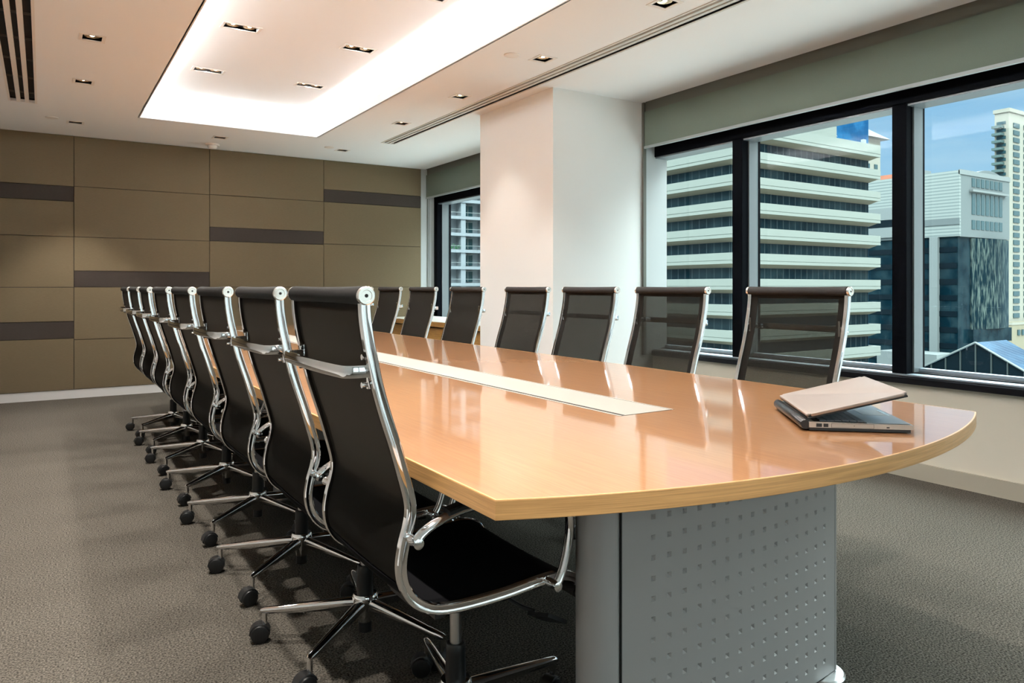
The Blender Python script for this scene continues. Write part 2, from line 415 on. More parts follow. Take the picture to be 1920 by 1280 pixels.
# ceiling with recess and lamp openings
singles = []
for y in (0.58, 1.72, 2.862, 4.00, 5.15, 6.285, 7.88):
    singles.append((2.81, y)); singles.append((0.255, y))
singles.append((1.52, 7.88))
twins = [(x, y) for y in (1.62, 2.79, 3.965, 5.14, 6.305) for x in (1.128, 1.955)]
DR_X0, DR_X1, DR_Y1 = 3.012, 3.142, 7.22   # right slot diffuser
DL_X0, DL_X1, DL_Y1 = -0.225, -0.050, 7.22
hs = 0.052
holes = [(RX0 - .009, RX1 + .009, RY0 - .009, RY1 + .009)] + [(x - hs, x + hs, y - hs, y + hs) for x, y in singles] + \
        [(DR_X0, DR_X1, -0.5, DR_Y1), (DL_X0, DL_X1, 1.2, DL_Y1)]
ceil = structure('ceiling', holed_slab(XL, 4.175, YB, YF, CZ, CZ + 0.02, holes), M['ceiling'])
CW = 0.20   # how far the cove runs back behind the lip
tx, ty = 0.108, 0.047
uholes = [(x - tx, x + tx, y - ty, y + ty) for x, y in twins]
link('recess_ceiling', holed_slab(RX0 - CW, RX1 + CW, RY0 - CW, RY1 + CW, UZ, UZ + .02, uholes), M['ceiling'], ceil)
link('recess_wall', bx((RX0 - CW - .02, RX0 - CW, RY0 - CW, RY1 + CW, CZ + .006, UZ + .02), (RX1 + CW, RX1 + CW + .02, RY0 - CW, RY1 + CW, CZ + .006, UZ + .02),
                       (RX0 - CW, RX1 + CW, RY1 + CW, RY1 + CW + .02, CZ + .006, UZ + .02), (RX0 - CW, RX1 + CW, RY0 - CW - .02, RY0 - CW, CZ + .006, UZ + .02)), M['ceiling'], ceil)
LH = 0.075
link('cove_lip', bx((RX0 - .018, RX0, RY0, RY1 + .018, CZ, CZ + LH), (RX1, RX1 + .018, RY0 - .018, RY1 + .018, CZ, CZ + LH),
                    (RX0 - .018, RX1, RY1, RY1 + .018, CZ, CZ + LH), (RX0 - .018, RX1, RY0 - .018, RY0, CZ, CZ + LH)), M['ceiling'], ceil)
structure('roof', bx(XL - .3, XR + .5, YB - 2.4, YF + .3, 3.08, 3.3), M['asphalt'])  # rear overhang added, out of view, to keep sun out of the back window

# ------------------------------------------------------------------ windows
GX0, GX1 = 4.30, 4.44
def window(name, y0, y1, mulls):
    zt, zb = 2.205, 0.600
    fr = link(name, bx((GX0, GX1 + .06, y0, y1, zt, 2.45)), M['frame']); fr['kind'] = 'structure'
    bm = bmesh.new()
    # sill beam with a chamfered top: front face, slope up to the glass
    prof = [(4.268, 0.552), (4.268, 0.586), (4.275, 0.593), (4.375, 0.603), (4.375, 0.612), (4.50, 0.612), (4.50, 0.552)]
    a = [bm.verts.new((x, y0, z)) for x, z in prof]; b = [bm.verts.new((x, y1, z)) for x, z in prof]
    for i in range(len(prof)): bm.faces.new((a[i], a[(i + 1) % len(prof)], b[(i + 1) % len(prof)], b[i]))
    bm.faces.new(a[::-1]); bm.faces.new(b)
    link('sill', bm, M['sill'], fr)
    link('sill_sky_sheen', bx(4.282, 4.374, y0, y1, .5965, .6055), M['sill_top'], fr)  # plate added over the dark sill for its sky-bright top
    edges = [y0] + [v for m_ in mulls for v in m_] + [y1]
    for m0, m1 in mulls: link('mullion', bevel(bx(GX0, GX1 + .06, m0, m1, 0.59, zt + .01), .003, 1), M['frame'], fr)
    for i in range(0, len(edges), 2):
        a, b = edges[i], edges[i + 1]
        if b - a < 0.05: continue
        link('reveal_lining', bx(*([] if b > 4.45 and b < 4.6 else [(GX1 - .075, GX1 + .02, b - .010, b, zb + .012, zt - .002)]), (GX1 - .075, GX1 + .02, a, a + .010, zb + .012, zt - .002),
                           (GX0 + .012, GX1 + .02, a, b, zt - .012, zt)), M['frame_grey'], fr)
        link('bottom_bead', bx(GX1 - .02, GX1 + .03, a, b, 0.612, 0.634), M['sill_top'], fr)
        link('pane', bx(GX1, GX1 + .008, a + .002, b - .002, 0.62, zt), M['glass'], fr)
    return fr
window('window_1', YB, 4.50, [(-1.24, -1.15), (-.03, .06), (1.175, 1.265), (2.383, 2.470), (3.590, 3.680)])
window('window_2', 5.62, YF, [(6.10, 6.19), (7.30, 7.39), (8.495, YF)])

def blind(y0, y1, label):
    t = empty('roller_blind', (4.19, (y0 + y1) / 2, 2.262), label, 'blind')
    c = Vector(t.location)
    def off(bm): return xf(bm, Matrix.Translation(-c))
    link('head_box', off(bx(4.192, 4.29, y0, y1, 2.566, CZ + .02)), M['blind_head'], t)
    link('fabric', off(bx(4.172, 4.178, y0 + .008, y1 - .008, 2.275, 2.562)), M['blind'], t)
    bm = off(bx(4.166, 4.184, y0 + .008, y1 - .008, 2.258, 2.278)); bevel(bm, .005, 2)
    link('bottom_rail', bm, M['rail'], t)
    return t
blind(-2.15, 4.492, 'long grey-green roller blind rolled down a hand above the three-pane window')
blind(5.63, YF - .03, 'short grey-green roller blind above the far window behind the white pillar')

# ------------------------------------------------------------------ credenza under the far window
cr = empty('credenza', (3.95, 7.1, 0), 'low oak cabinet with pale top under the far window beyond the white pillar', 'cabinet')
def cw(*b): return xf(bx(*b), Matrix.Translation((-3.95, -7.1, 0)))
link('cabinet_top', cw(3.58, 4.265, 5.65, 8.57, 0.715, 0.745), M['cred_top'], cr)
link('top_edge', cw(3.572, 3.580, 5.65, 8.57, 0.690, 0.740), M['cred'], cr)
link('carcass', cw(3.63, 4.28, 5.66, 8.56, 0.08, 0.715), M['seam_black'], cr)
link('plinth', cw(3.66, 4.28, 5.66, 8.56, 0.0, 0.08), M['black'], cr)
for k in range(5):
    a = 5.66 + k * .58
    link('door', cw(3.60, 3.63, a + .003, a + .577, 0.09, 0.675), M['cred'], cr)

# ------------------------------------------------------------------ ceiling fittings
def warm_spot(name, loc, power, size, parent=None, blend=0.6, color=(1, 0.93, 0.85), radius=0.03, rx=0.0, ry=0.0):
    L = bpy.data.lights.new(name, 'SPOT'); L.energy = power; L.spot_size = math.radians(size); L.spot_blend = blend
    L.color = color; L.shadow_soft_size = radius
    o = bpy.data.objects.new(name, L); COL.objects.link(o); o.location = loc; o.rotation_euler = (rx, ry, 0)
    if parent: o.parent = parent
    return o

def housing(bm, hx, hy, h):
    t = .003
    box(bm, -hx - t, -hx, -hy - t, hy + t, .002, h); box(bm, hx, hx + t, -hy - t, hy + t, .002, h)
    box(bm, -hx, hx, -hy - t, -hy, .002, h); box(bm, -hx, hx, hy, hy + t, .002, h); box(bm, -hx - t, hx + t, -hy - t, hy + t, h, h + t)
    return bm
def frame_ring(bm, hx, hy, w, t=.003):
    box(bm, -hx - w, -hx, -hy - w, hy + w, -t, 0); box(bm, hx, hx + w, -hy - w, hy + w, -t, 0)
    box(bm, -hx, hx, -hy - w, -hy, -t, 0); box(bm, -hx, hx, hy, hy + w, -t, 0); return bm
def lamp_parts(root, x):
    bm = bmesh.new(); lathe(bm, [(.036, .012), (.042, .010), (.042, .030), (.036, .032)], (x, 0, 0), seg=20)
    ringp = link('lamp_ring', bm, M['lamp_ring'], root, True)
    bm = bmesh.new(); lathe(bm, [(.035, .022), (.033, .017), (.022, .013), (.008, .0115), (.0075, .009), (.001, .009)], (x, 0, 0), seg=20)
    link('bulb', bm, M['lamp'], root, True)
def single_light(x, y, label):
    t = empty('ceiling_downlight', (x, y, CZ), label, 'ceiling light', 'square recessed downlights')
    link('trim_frame', frame_ring(bmesh.new(), .052, .052, .019), M['trimw'], t)
    link('housing', housing(bmesh.new(), .052, .052, .08), M['box'], t)
    lamp_parts(t, 0)
    return t
def twin_light(x, y, label):
    t = empty('twin_downlight', (x, y, UZ), label, 'ceiling light', 'twin downlights in the ceiling recess')
    link('trim_frame', frame_ring(bmesh.new(), .108, .047, .018), M['trimw'], t)
    link('housing', housing(bmesh.new(), .108, .047, .08), M['box'], t)
    lamp_parts(t, -.054); lamp_parts(t, .054)
    return t
seen_single = {(2.81, 2.862): 'square downlight nearest the camera on the window side, beside the long slot vent',
               (2.81, 4.00): 'square downlight beside the slot vent, next to the round ceiling disc',
               (2.81, 5.15): 'square downlight on the window side above the front of the white pillar',
               (2.81, 6.285): 'square downlight on the window side close to the far end of the thin slot vent',
               (2.81, 7.88): 'small square downlight by the far wall on the window side beyond the slot vent',
               (1.52, 7.88): 'square downlight by the far wall right above the white smoke detector',
               (0.255, 5.15): 'square downlight on the left beside the wide black slot vent, nearest the camera there',
               (0.255, 6.285): 'square downlight left near the end of the wide black vent, middle of three',
               (0.255, 7.88): 'square downlight on the left closest to the brown panelled wall'}
for x, y in singles:
    if (x, y) in seen_single: single_light(x, y, seen_single[(x, y)])
    pw = 105 if x < 1 else 15
    warm_spot('downlight_lamp', (x, y, CZ + 0.006), pw, 76 if x < 1 else 84, blend=0.5, radius=0.025)
seen_twin = {(1.128, 5.14): 'twin downlight in the glowing recess, left pair and nearer the camera',
             (1.955, 5.14): 'twin downlight in the glowing recess, right pair and nearer the camera',
             (1.128, 6.305): 'twin downlight in the glowing recess, left pair and nearer the far wall',
             (1.955, 6.305): 'twin downlight in the glowing recess, right pair and nearer the far wall',
             (1.955, 3.965): 'twin downlight of the right pair only just showing at the top edge'}
for x, y in twins:
    if (x, y) in seen_twin: twin_light(x, y, seen_twin[(x, y)])
    warm_spot('twin_lamp', (x, y, UZ + 0.006), 64, 110, blend=0.7, radius=0.05)

# cove lamps: strips lying in the trough behind the lip, shining up and inwards
def area(name, loc, sx, sy, power, color, rot):
    L = bpy.data.lights.new(name, 'AREA'); L.shape = 'RECTANGLE'; L.size = sx; L.size_y = sy; L.energy = power; L.color = color
    o = bpy.data.objects.new(name, L); COL.objects.link(o); o.location = loc; o.rotation_euler = rot; return o
COVE = 19.0   # watts per metre
cc = (1.0, 0.985, 0.96)
zt = CZ + 0.045
ly = RY1 - RY0; lx = RX1 - RX0
tilt = -0.55
area('cove_strip', (RX0 - .085, (RY0 + RY1) / 2, zt), .07, ly + .1, COVE * ly, cc, (PI, tilt, 0))
area('cove_strip', (RX1 + .085, (RY0 + RY1) / 2, zt), .07, ly + .1, COVE * ly, cc, (PI, -tilt, 0))
area('cove_strip', ((RX0 + RX1) / 2, RY1 + .085, zt), lx + .1, .07, COVE * lx, cc, (PI + tilt, 0, 0))
area('cove_strip', ((RX0 + RX1) / 2, RY0 - .085, zt), lx + .1, .07, COVE * lx, cc, (PI - tilt, 0, 0))

# slot vents
def slot_vent(x0, x1, y0, y1, nslots, barw, barm, slotm, label, divs):
    t = empty('slot_vent', ((x0 + x1) / 2, (y0 + y1) / 2, CZ), label, 'air vent')
    w, h = (x1 - x0) / 2, (y1 - y0) / 2
    link('backing', bx((-w, w, -h, h, .032, .04), (-w - .002, -w, -h, h, 0.001, .04), (w, w + .002, -h, h, 0.001, .04)), slotm, t)
    link('vent_frame', frame_ring(bmesh.new(), w - .004, h, .016, .004), barm, t)
    pitch = (2 * w) / nslots
    for k in range(1, nslots):
        c = -w + k * pitch
        link('bar', bx(c - barw / 2, c + barw / 2, -h, h, -.002, .026), barm, t)
    for k in range(divs):
        yy = -h + (k + .5) * 2 * h / divs
        link('slot_divider', bx(-w, w, yy - .002, yy + .002, .016, .03), M['vent_dark'], t)
    return t
slot_vent(DR_X0, DR_X1, -0.5, DR_Y1, 3, .026, M['vent'], M['vent_dark'], 'long thin three-slot grey air vent running beside the downlights toward the pillar', 9)
slot_vent(DL_X0, DL_X1, 1.2, DL_Y1, 3, .028, M['trimw'], M['slot'], 'wide black three-slot air vent in the ceiling at the far left', 12)

sd = empty('smoke_detector', (1.52, 8.28, CZ), 'white round smoke detector on the ceiling close to the brown wall', 'smoke detector')
bm = bmesh.new(); lathe(bm, [(.070, 0), (.072, -.012), (.068, -.018)], seg=28); link('mount_plate', bm, M['trimw'], sd, True)
bm = bmesh.new(); lathe(bm, [(.050, -.018), (.048, -.036), (.036, -.050), (.010, -.054)], seg=28); link('sensor_dome', bm, M['trimw'], sd, True)
for (x, y), lb in zip(((2.59, 4.04), (0.068, 7.76), (2.63, 7.79)), ('flat round white ceiling disc beside the recess on the window side',
                      'flat round white ceiling disc beyond the wide black vent at far left', 'flat round white ceiling disc beside the farthest window-side downlight')):
    bm = bmesh.new(); lathe(bm, [(.052, 0), (.052, -.004), (.046, -.007), (.010, -.008)], seg=28)
    o = link('ceiling_disc', bm, M['trimw'], None, True, (x, y, CZ)); tag(o, lb, 'ceiling disc', 'flat ceiling discs')

# ------------------------------------------------------------------ conference table
TX0, TX1, TY0, TY1 = 0.680, 2.400, 1.115, 7.25
TC = 1.54
tb = empty('conference_table', (TC, 4.15, 0), 'long orange beech boardroom table with bowed ends and grey metal pedestals', 'table')
def arc_pts(x0, x1, yc, ybulge, n=28):
    c = (x1 - x0) / 2; s = abs(ybulge - yc); R = (c * c + s * s) / (2 * s)
    sg = 1 if ybulge > yc else -1
    out = []
    for i in range(n + 1):
        x = x0 + (x1 - x0) * i / n
        d = math.sqrt(R * R - (x - (x0 + x1) / 2) ** 2) - (R - s)
        out.append((x, yc + sg * d))
    return out
near = arc_pts(TX0, TX1, TY0, 0.928)
far_ = arc_pts(TX0, TX1, TY1, TY1 + .19)[::-1]
# soften the right near corner a touch
outline = near[:-1] + [(2.392, 1.112), (2.400, 1.128)] + far_
SX0, SX1, SY0, SY1 = 1.428, 1.650, 1.640, 6.70
ZT, ZB = 0.740, 0.703
def slab_outline(outline, hole, z0, z1):
    bm = bmesh.new()
    def loop(pts):
        vs = [bm.verts.new((x - TC, y - 4.15, z1)) for x, y in pts]
        return [bm.edges.new((vs[i], vs[(i + 1) % len(vs)])) for i in range(len(vs))]
    es = loop(outline) + loop(hole)
    r = bmesh.ops.triangle_fill(bm, edges=es, use_beauty=True)
    fs = [f for f in bm.faces]
    ex = bmesh.ops.extrude_face_region(bm, geom=fs)
    vs = [g for g in ex['geom'] if isinstance(g, bmesh.types.BMVert)]
    for v in vs: v.co.z = z0
    return bm
hole = [(SX0, SY0), (SX1, SY0), (SX1, SY1), (SX0, SY1)]
top = link('tabletop', slab_outline(outline, hole, ZB + .002, ZT), M['wood'], tb)
# edging band round the top
bm = bmesh.new()
n_ = len(outline)
def offs(pts, d):
    out = []
    n = len(pts)
    for i in range(n):
        p0, p1, p2 = Vector(pts[i - 1]), Vector(pts[i]), Vector(pts[(i + 1) % n])
        a = (p1 - p0).normalized(); b = (p2 - p1).normalized(); t = (a + b).normalized()
        nn = Vector((t.y, -t.x)); k = max(0.5, nn.dot(Vector((a.y, -a.x))))
        out.append(tuple(p1 + nn * d / k))
    return out
o1 = offs(outline, 0.0006); 
o2 = offs(outline, -.004)
L = [[bm.verts.new((x - TC, y - 4.15, z)) for x, y in pts] for pts, z in ((o2, ZT + .0002), (outline, ZT + .0002), (o1, ZT - .0015), (o1, ZB + .001), (outline, ZB), (o2, ZB))]
for q in range(len(L) - 1):
    for i in range(n_):
        j = (i + 1) % n_
        bm.faces.new((L[q][i], L[q][j], L[q + 1][j], L[q + 1][i]))
link('edge_band', bm, M['wood_edge'], tb)
def tx_(*b): return xf(bx(*b), Matrix.Translation((-TC, -4.15, 0)))
link('cable_tray', tx_((SX0, SX1, SY0, SY1, .66, .666), (SX0 - .002, SX0, SY0, SY1, .66, .735), (SX1, SX1 + .002, SY0, SY1, .66, .735),
                       (SX0, SX1, SY0 - .002, SY0, .66, .735), (SX0, SX1, SY1, SY1 + .002, .66, .735)), M['seam_black'], tb)
link('tray_frame', tx_((SX0, SX0 + .010, SY0, SY1, .70, ZT + .001), (SX1 - .008, SX1, SY0, SY1, .70, ZT + .001),
                       (SX0, SX1, SY1 - .006, SY1, .70, ZT + .001)), M['cream_metal'], tb)
link('slot_shade_strip', tx_((SX0 + .010, SX0 + .0255, SY0 + .004, SY1 - .006, .70, ZT - .0012), (SX0 + .05, SX1, SY0, SY0 + .0045, .70, ZT - .001)), M['seam_black'], tb)  # black filler stands in for the shade inside the lid gap
k = 4; seg = (SY1 - SY0 - .010) / k
for i in range(k):
    a = SY0 + .005 + i * seg
    link('tray_lid', tx_(SX0 + .026, SX1 - .0095, a, a + seg - (.0006 if i < k - 1 else .004), .733, ZT + .0005), M['cream_metal'], tb)

def pedestal(yc, sgn):
    """rounded metal pedestal: half-round post at the left, dimpled front sheet, tighter post at the right, feet"""
    px0, px1 = 1.080, 1.878
    P = link('pedestal', xf(bevel(bx(px0 + .02, px1 + .02, min(yc + sgn * .03, yc + sgn * .105), max(yc + sgn * .03, yc + sgn * .105), 0.02, .702), .01, 2), Matrix.Translation((-TC, -4.15, 0))), M['pedestal'], tb)
    for x, r in ((px0, .052), (px1 + .005, .050)):
        bm = bmesh.new(); lathe(bm, [(r, .012), (r, .70)], (x - TC, yc + sgn * (.04 if x < 1.5 else .05) - 4.15, 0), seg=36)
        link('post', bm, M['pedestal'], P, True)
        bm = bmesh.new(); lathe(bm, [(.074, 0), (.076, .006), (.070, .012), (.02, .015)], (x + .010 - TC, yc + sgn * .035 - 4.15, 0), seg=36)
        link('foot_disc', bm, M['satin'], P, True)
    # front sheet with pressed pyramids: grid with raised/inset points
    def fy(x):
        u = (x - 1.47) / .44
        return yc - sgn * (.022 - .030 * u * u) - sgn * .010
    x0, x1 = 1.106, 1.925
    bm = bmesh.new()
    cols_ = 15; rows_ = 14; pit = .0478; dx0 = 1.195; zt_ = .682
    xs = [x0]; tags = [0]
    for c in range(cols_):
        cx_ = dx0 + c * pit
        xs += [cx_ - .0066, cx_, cx_ + .0066]; tags += [1, 2, 1]
    if xs[-1] < x1: xs.append(x1); tags.append(0)
    zs = [.015]; zt2 = [0]
    for r_ in range(rows_):
        z = zt_ - (rows_ - 1 - r_) * pit
        zs += [z - .0066, z, z + .0066]; zt2 += [1, 2, 1]
    zs.append(.702); zt2.append(0)
    g = [[bm.verts.new((x - TC, fy(x) - 4.15 + (sgn * .0065 if (tags[i] == 2 and zt2[j] == 2) else 0), z)) for j, z in enumerate(zs)] for i, x in enumerate(xs)]
    for i in range(len(xs) - 1):
        for j in range(len(zs) - 1):
            a, b, c, d = g[i][j], g[i + 1][j], g[i + 1][j + 1], g[i][j + 1]
            ti, tj = {tags[i], tags[i + 1]}, {zt2[j], zt2[j + 1]}
            if ti == {1, 2} and tj == {1, 2}:
                # split so that the diagonals run from the pit to the corners of the dimple
                cen = [v for v, (p, q) in zip((a, b, c, d), ((tags[i], zt2[j]), (tags[i + 1], zt2[j]), (tags[i + 1], zt2[j + 1]), (tags[i], zt2[j + 1]))) if p == 2 and q == 2][0]
                vs = [a, b, c, d]; k_ = vs.index(cen); vs = vs[k_:] + vs[:k_]
                bm.faces.new((vs[0], vs[1], vs[2])); bm.faces.new((vs[0], vs[2], vs[3]))
            else: bm.faces.new((a, b, c, d))
    # right return edge
    top_ = [g[-1][0], g[-1][-1]]
    back = [bm.verts.new((x1 + .006 - TC, yc + sgn * .05 - 4.15, z)) for z in (.015, .702)]
    bm.faces.new((g[-1][0], back[0], back[1], g[-1][-1])) if False else None
    for j in range(len(zs) - 1):
        pass
    link('dimpled_sheet', bm, M['pedestal'], P)
    yy = fy(x0)
    link('joint', xf(bx(x0 - .0025, x0 + .001, min(yy - sgn * .0005, yy + sgn * .004), max(yy - sgn * .0005, yy + sgn * .004), .015, .702), Matrix.Translation((-TC, -4.15, 0))), M['seam_black'], P)
    link('side_edge', xf(bx(x1 - .0005, x1 + .006, min(fy(x1) - sgn * .001, fy(x1) + sgn * .05), max(fy(x1) - sgn * .001, fy(x1) + sgn * .05), .015, .702), Matrix.Translation((-TC, -4.15, 0))), M['pedestal'], P)
pedestal(1.275, 1); pedestal(3.90, 1); pedestal(6.98, -1)

# ------------------------------------------------------------------ chairs
def make_chair():
    root = empty('office_chair', (0, 0, 0), 'x', 'chair', 'chairs')
    prof = [(-.328, 1.098), (-.326, 1.060), (-.319, 1.011), (-.3115, .976), (-.303, .935), (-.291, .890), (-.277, .845), (-.262, .800), (-.247, .749), (-.231, .690),
            (-.228, .660), (-.233, .630), (-.243, .595), (-.249, .550), (-.241, .508), (-.216, .472), (-.173, .449), (-.111, .441), (-.004, .442), (.092, .450),
            (.150, .450), (.190, .437), (.208, .412)]
    path = catmull([(x, 0, z) for x, z in prof], 4)
    HW = 0.229
    # rails
    rp = [(-.011, -.006), (-.009, -.0085), (-.003, -.0085), (0, -.0062), (.003, -.0085), (.009, -.0085), (.011, -.006),
          (.011, .006), (.009, .0085), (.003, .0085), (0, .0062), (-.003, .0085), (-.009, .0085), (-.011, .006)]
    for s in (-1, 1):
        bm = bmesh.new(); sweep(bm, [p + Vector((0, s * HW, 0)) for p in path], rp, side=(0, 1, 0))
        link('side_rail', bm, M['chrome'], root, True)
    # sling: backrest and seat as two pieces of cloth following the rails
    def cloth(i0, i1, w, th, sag, off=0.0):
        bm = bmesh.new(); nj = 10
        rows = []
        sub = path[i0:i1]
        for i, p in enumerate(sub):
            t = (sub[min(i + 1, len(sub) - 1)] - sub[max(i - 1, 0)]).normalized()
            nn = Vector((0, 1, 0)).cross(t)      # points to the sitter's side or away; both faces get built
            f, b = [], []
            for j in range(nj + 1):
                u = -1 + 2 * j / nj
                q = p + Vector((0, u * w, 0)) + nn * (sag * (1 - u * u) + off)
                f.append(bm.verts.new(q + nn * th)); b.append(bm.verts.new(q - nn * th))
            rows.append((f, b))
        for i in range(len(rows) - 1):
            for j in range(nj):
                bm.faces.new((rows[i][0][j], rows[i][0][j + 1], rows[i + 1][0][j + 1], rows[i + 1][0][j]))
                bm.faces.new((rows[i][1][j], rows[i + 1][1][j], rows[i + 1][1][j + 1], rows[i][1][j + 1]))
            for j in (0, nj):
                bm.faces.new((rows[i][0][j], rows[i + 1][0][j], rows[i + 1][1][j], rows[i][1][j]))
        for r in (rows[0], rows[-1]):
            for j in range(nj): bm.faces.new((r[0][j], r[0][j + 1], r[1][j + 1], r[1][j]))
        return bm
    split = 4 * 14
    link('backrest', cloth(1, split + 1, HW - .008, .0016, .004), M['mesh'], root, True)
    link('seat', cloth(split, len(path), HW - .008, .004, .006), M['seat'], root, True)
    # rolls at head and front edge of the seat
    bm = bmesh.new(); sg = []
    for k in range(9):
        u = -1 + 2 * k / 8; sg.append((.0172 + .0018 * u * u, u * (HW + .004)))
    lathe(bm, sg, (-.328, 0, 1.103), 'Y', 20); link('head_roll', bm, M['roll'], root, True)
    bm = bmesh.new(); lathe(bm, [(.015, -HW), (.015, HW)], (.206, 0, .400), 'Y', 16); link('front_roll', bm, M['roll'], root, True)
    for s in (-1, 1):
        for (cx_, cz, r) in ((-.328, 1.103, .0185), (.206, .400, .0155)):
            y = s * (HW + .004)
            bm = bmesh.new()
            pr = [(r * .9, y), (r, y + s * .002), (r, y + s * .009), (r * .9, y + s * .011), (r * .62, y + s * .011), (r * .58, y + s * .0095), (r * .30, y + s * .0095)]
            lathe(bm, pr, (cx_, 0, cz), 'Y', 24)
            cap = link('end_cap', bm, M['cap'], root, True)
            bm = bmesh.new(); lathe(bm, [(r * .20, y + s * .009), (r * .20, y + s * .0102)], (cx_, 0, cz), 'Y', 10)
            link('cap_screw', bm, M['black'], cap)
    # U bracket behind the back
    zb = .952
    pth = [(-.306, -HW + .012), (-.338, -HW + .014), (-.352, -HW + .020), (-.360, -HW + .036), (-.366, -.10), (-.368, 0), (-.366, .10),
           (-.360, HW - .036), (-.352, HW - .020), (-.338, HW - .014), (-.306, HW - .012)]
    P = catmull([(x, y, zb) for x, y in pth], 4)
    bm = bmesh.new()
    bp = [(-.0125, -.0045), (-.0100, -.006), (.0100, -.006), (.0125, -.0045), (.0125, .0045), (.0100, .006), (-.0100, .006), (-.0125, .0045)]
    rings = []
    for i, p in enumerate(P):
        t = (P[min(i + 1, len(P) - 1)] - P[max(i - 1, 0)]).normalized(); s_ = UP.cross(t).normalized()
        rings.append([p + UP * a + s_ * b for a, b in bp])
    ring_loft(bm, rings)
    br = link('back_bracket', bm, M['chrome'], root, True)
    for s in (-1, 1):
        bm = bevel(bx(-.314, -.300, s * (HW - .018) - .005, s * (HW - .018) + .005, zb - .036, zb + .036), .004, 2)
        link('bracket_plate', bm, M['chrome'], br, True)
        for dz in (-.028, .028):
            bm = bmesh.new(); lathe(bm, [(.0062, -.326), (.0062, -.320), (.004, -.312)], (0, s * (HW - .018), zb + dz), 'X', 10)
            link('bolt', bm, M['chrome'], br, True)
    # armrests
    for s in (-1, 1):
        ya = s * (HW + .040)
        ap = catmull([(-.234, ya, .611), (-.216, ya, .628), (-.180, ya, .645), (-.120, ya, .660), (-.02, ya, .664), (.05, ya, .662), (.105, ya, .654),
                      (.138, ya, .628), (.150, ya, .585), (.144, ya, .530), (.130, ya, .482), (.116, ya, .456), (.108, ya, .450)], 5)
        bm = bmesh.new(); sweep(bm, ap, circ(.0095, 12, .0125), side=(0, 1, 0))
        ar = link('armrest', bm, M['chrome'], root, True)
        for (x, z) in ((-.234, .610), (.108, .450)):
            bm = bmesh.new()
            lathe(bm, sorted([(.0085, s * (HW + .002)), (.0085, s * (HW + .050)), (.011, s * (HW + .028)), (.011, s * (HW + .054)), (.006, s * (HW + .056))], key=lambda q: s * q[1]), (x, 0, z), 'Y', 14)
            link('arm_pivot', bm, M['chrome'], ar, True)
        pp = catmull([(-.165, ya, .660), (-.12, ya, .668), (-.02, ya, .673), (.04, ya, .672), (.090, ya, .666)], 4)
        bm = bmesh.new(); sweep(bm, pp, [(-.006, -.013), (-.003, -.016), (.004, -.016), (.007, -.011), (.007, .011), (.004, .016), (-.003, .016), (-.006, .013)], side=(0, 1, 0))
        link('arm_pad', bm, M['arm_pad'], ar, True)
    # under the seat
    bm = bmesh.new()
    box(bm, -.15, .12, -.055, .055, .385, .412)
    box(bm, -.165, -.140, -.215, .215, .418, .432); box(bm, .085, .11, -.215, .215, .424, .438)
    box(bm, -.160, -.140, -.05, .05, .40, .425); box(bm, .085, .11, -.05, .05, .40, .43)
    bevel(bm, .006, 2)
    mech = link('tilt_mechanism', bm, M['black'], root, True)
    bm = bmesh.new(); lathe(bm, [(.042, .330), (.040, .372), (.030, .388)], (0, 0, 0), seg=20); link('mechanism_socket', bm, M['black'], mech, True)
    bm = bmesh.new(); lathe(bm, [(.010, .390), (.014, .352), (.030, .350), (.034, .343), (.034, .330), (.028, .322)], (.135, 0, 0), seg=20)
    link('tension_knob', bm, M['black'], mech, True)
    bm = bmesh.new(); sweep(bm, catmull([(.03, -.04, .395), (.06, -.10, .385), (.09, -.15, .365), (.11, -.185, .360)], 4), circ(.005, 8))
    v0 = len(bm.verts)
    box(bm, -.03, .03, -.036, .036, -.004, .004)
    xf(bm, Matrix.Translation((.125, -.215, .352)) @ Matrix.Rotation(.5, 4, 'Y') @ Matrix.Rotation(-.3, 4, 'X'), v0)
    link('lever', bm, M['black'], mech, True)
    # column
    bm = bmesh.new(); lathe(bm, [(.0145, .17), (.0145, .345)], seg=18); link('gas_lift', bm, M['satin'], root, True)
    bm = bmesh.new(); lathe(bm, [(.026, .150), (.0245, .215), (.0245, .236), (.022, .240), (.016, .241)], seg=22); link('column_sleeve', bm, M['black'], root, True)
    bm = bmesh.new(); lathe(bm, [(.020, .062), (.022, .066), (.028, .100), (.036, .118), (.040, .132), (.040, .146), (.036, .152), (.026, .153)], seg=24)
    hub = link('hub', bm, M['chrome'], root, True)
    bm = bmesh.new(); lathe(bm, [(.019, .030), (.021, .032), (.021, .062)], seg=18); link('hub_stub', bm, M['black'], hub, True)
    # star base
    for k in range(5):
        a = math.radians(149 + 72 * k)
        d = Vector((math.cos(a), math.sin(a), 0)); sd_ = Vector((-d.y, d.x, 0))
        bm = bmesh.new(); rings = []
        for r, zc, hh, ww in ((.022, .126, .025, .018), (.06, .124, .023, .0175), (.16, .115, .019, .0155), (.27, .1045, .0140, .013), (.318, .1005, .0115, .0115), (.329, .099, .007, .008)):
            c = d * r + UP * zc
            ring = []
            for i in range(12):
                t = 2 * PI * i / 12
                cx_, sx_ = math.cos(t), math.sin(t)
                # rounded on top, keel below
                zz = hh * .55 * sx_ if sx_ > 0 else hh * 1.25 * sx_
                ring.append(c + sd_ * ww * cx_ + UP * zz)
            rings.append(ring)
        ring_loft(bm, rings)
        c = d * .317
        lathe(bm, [(.0085, .056), (.0085, .100)], (c.x, c.y, 0), seg=12)
        leg = link('base_leg', bm, M['chrome'], root, True)
        # caster, trailing sideways
        ca = math.radians((165, 188, 120, 205, 150)[k])
        e = Vector((math.cos(ca), math.sin(ca), 0)); f = Vector((-e.y, e.x, 0))
        wc = c + e * .014 + UP * .0285
        bm = bmesh.new()
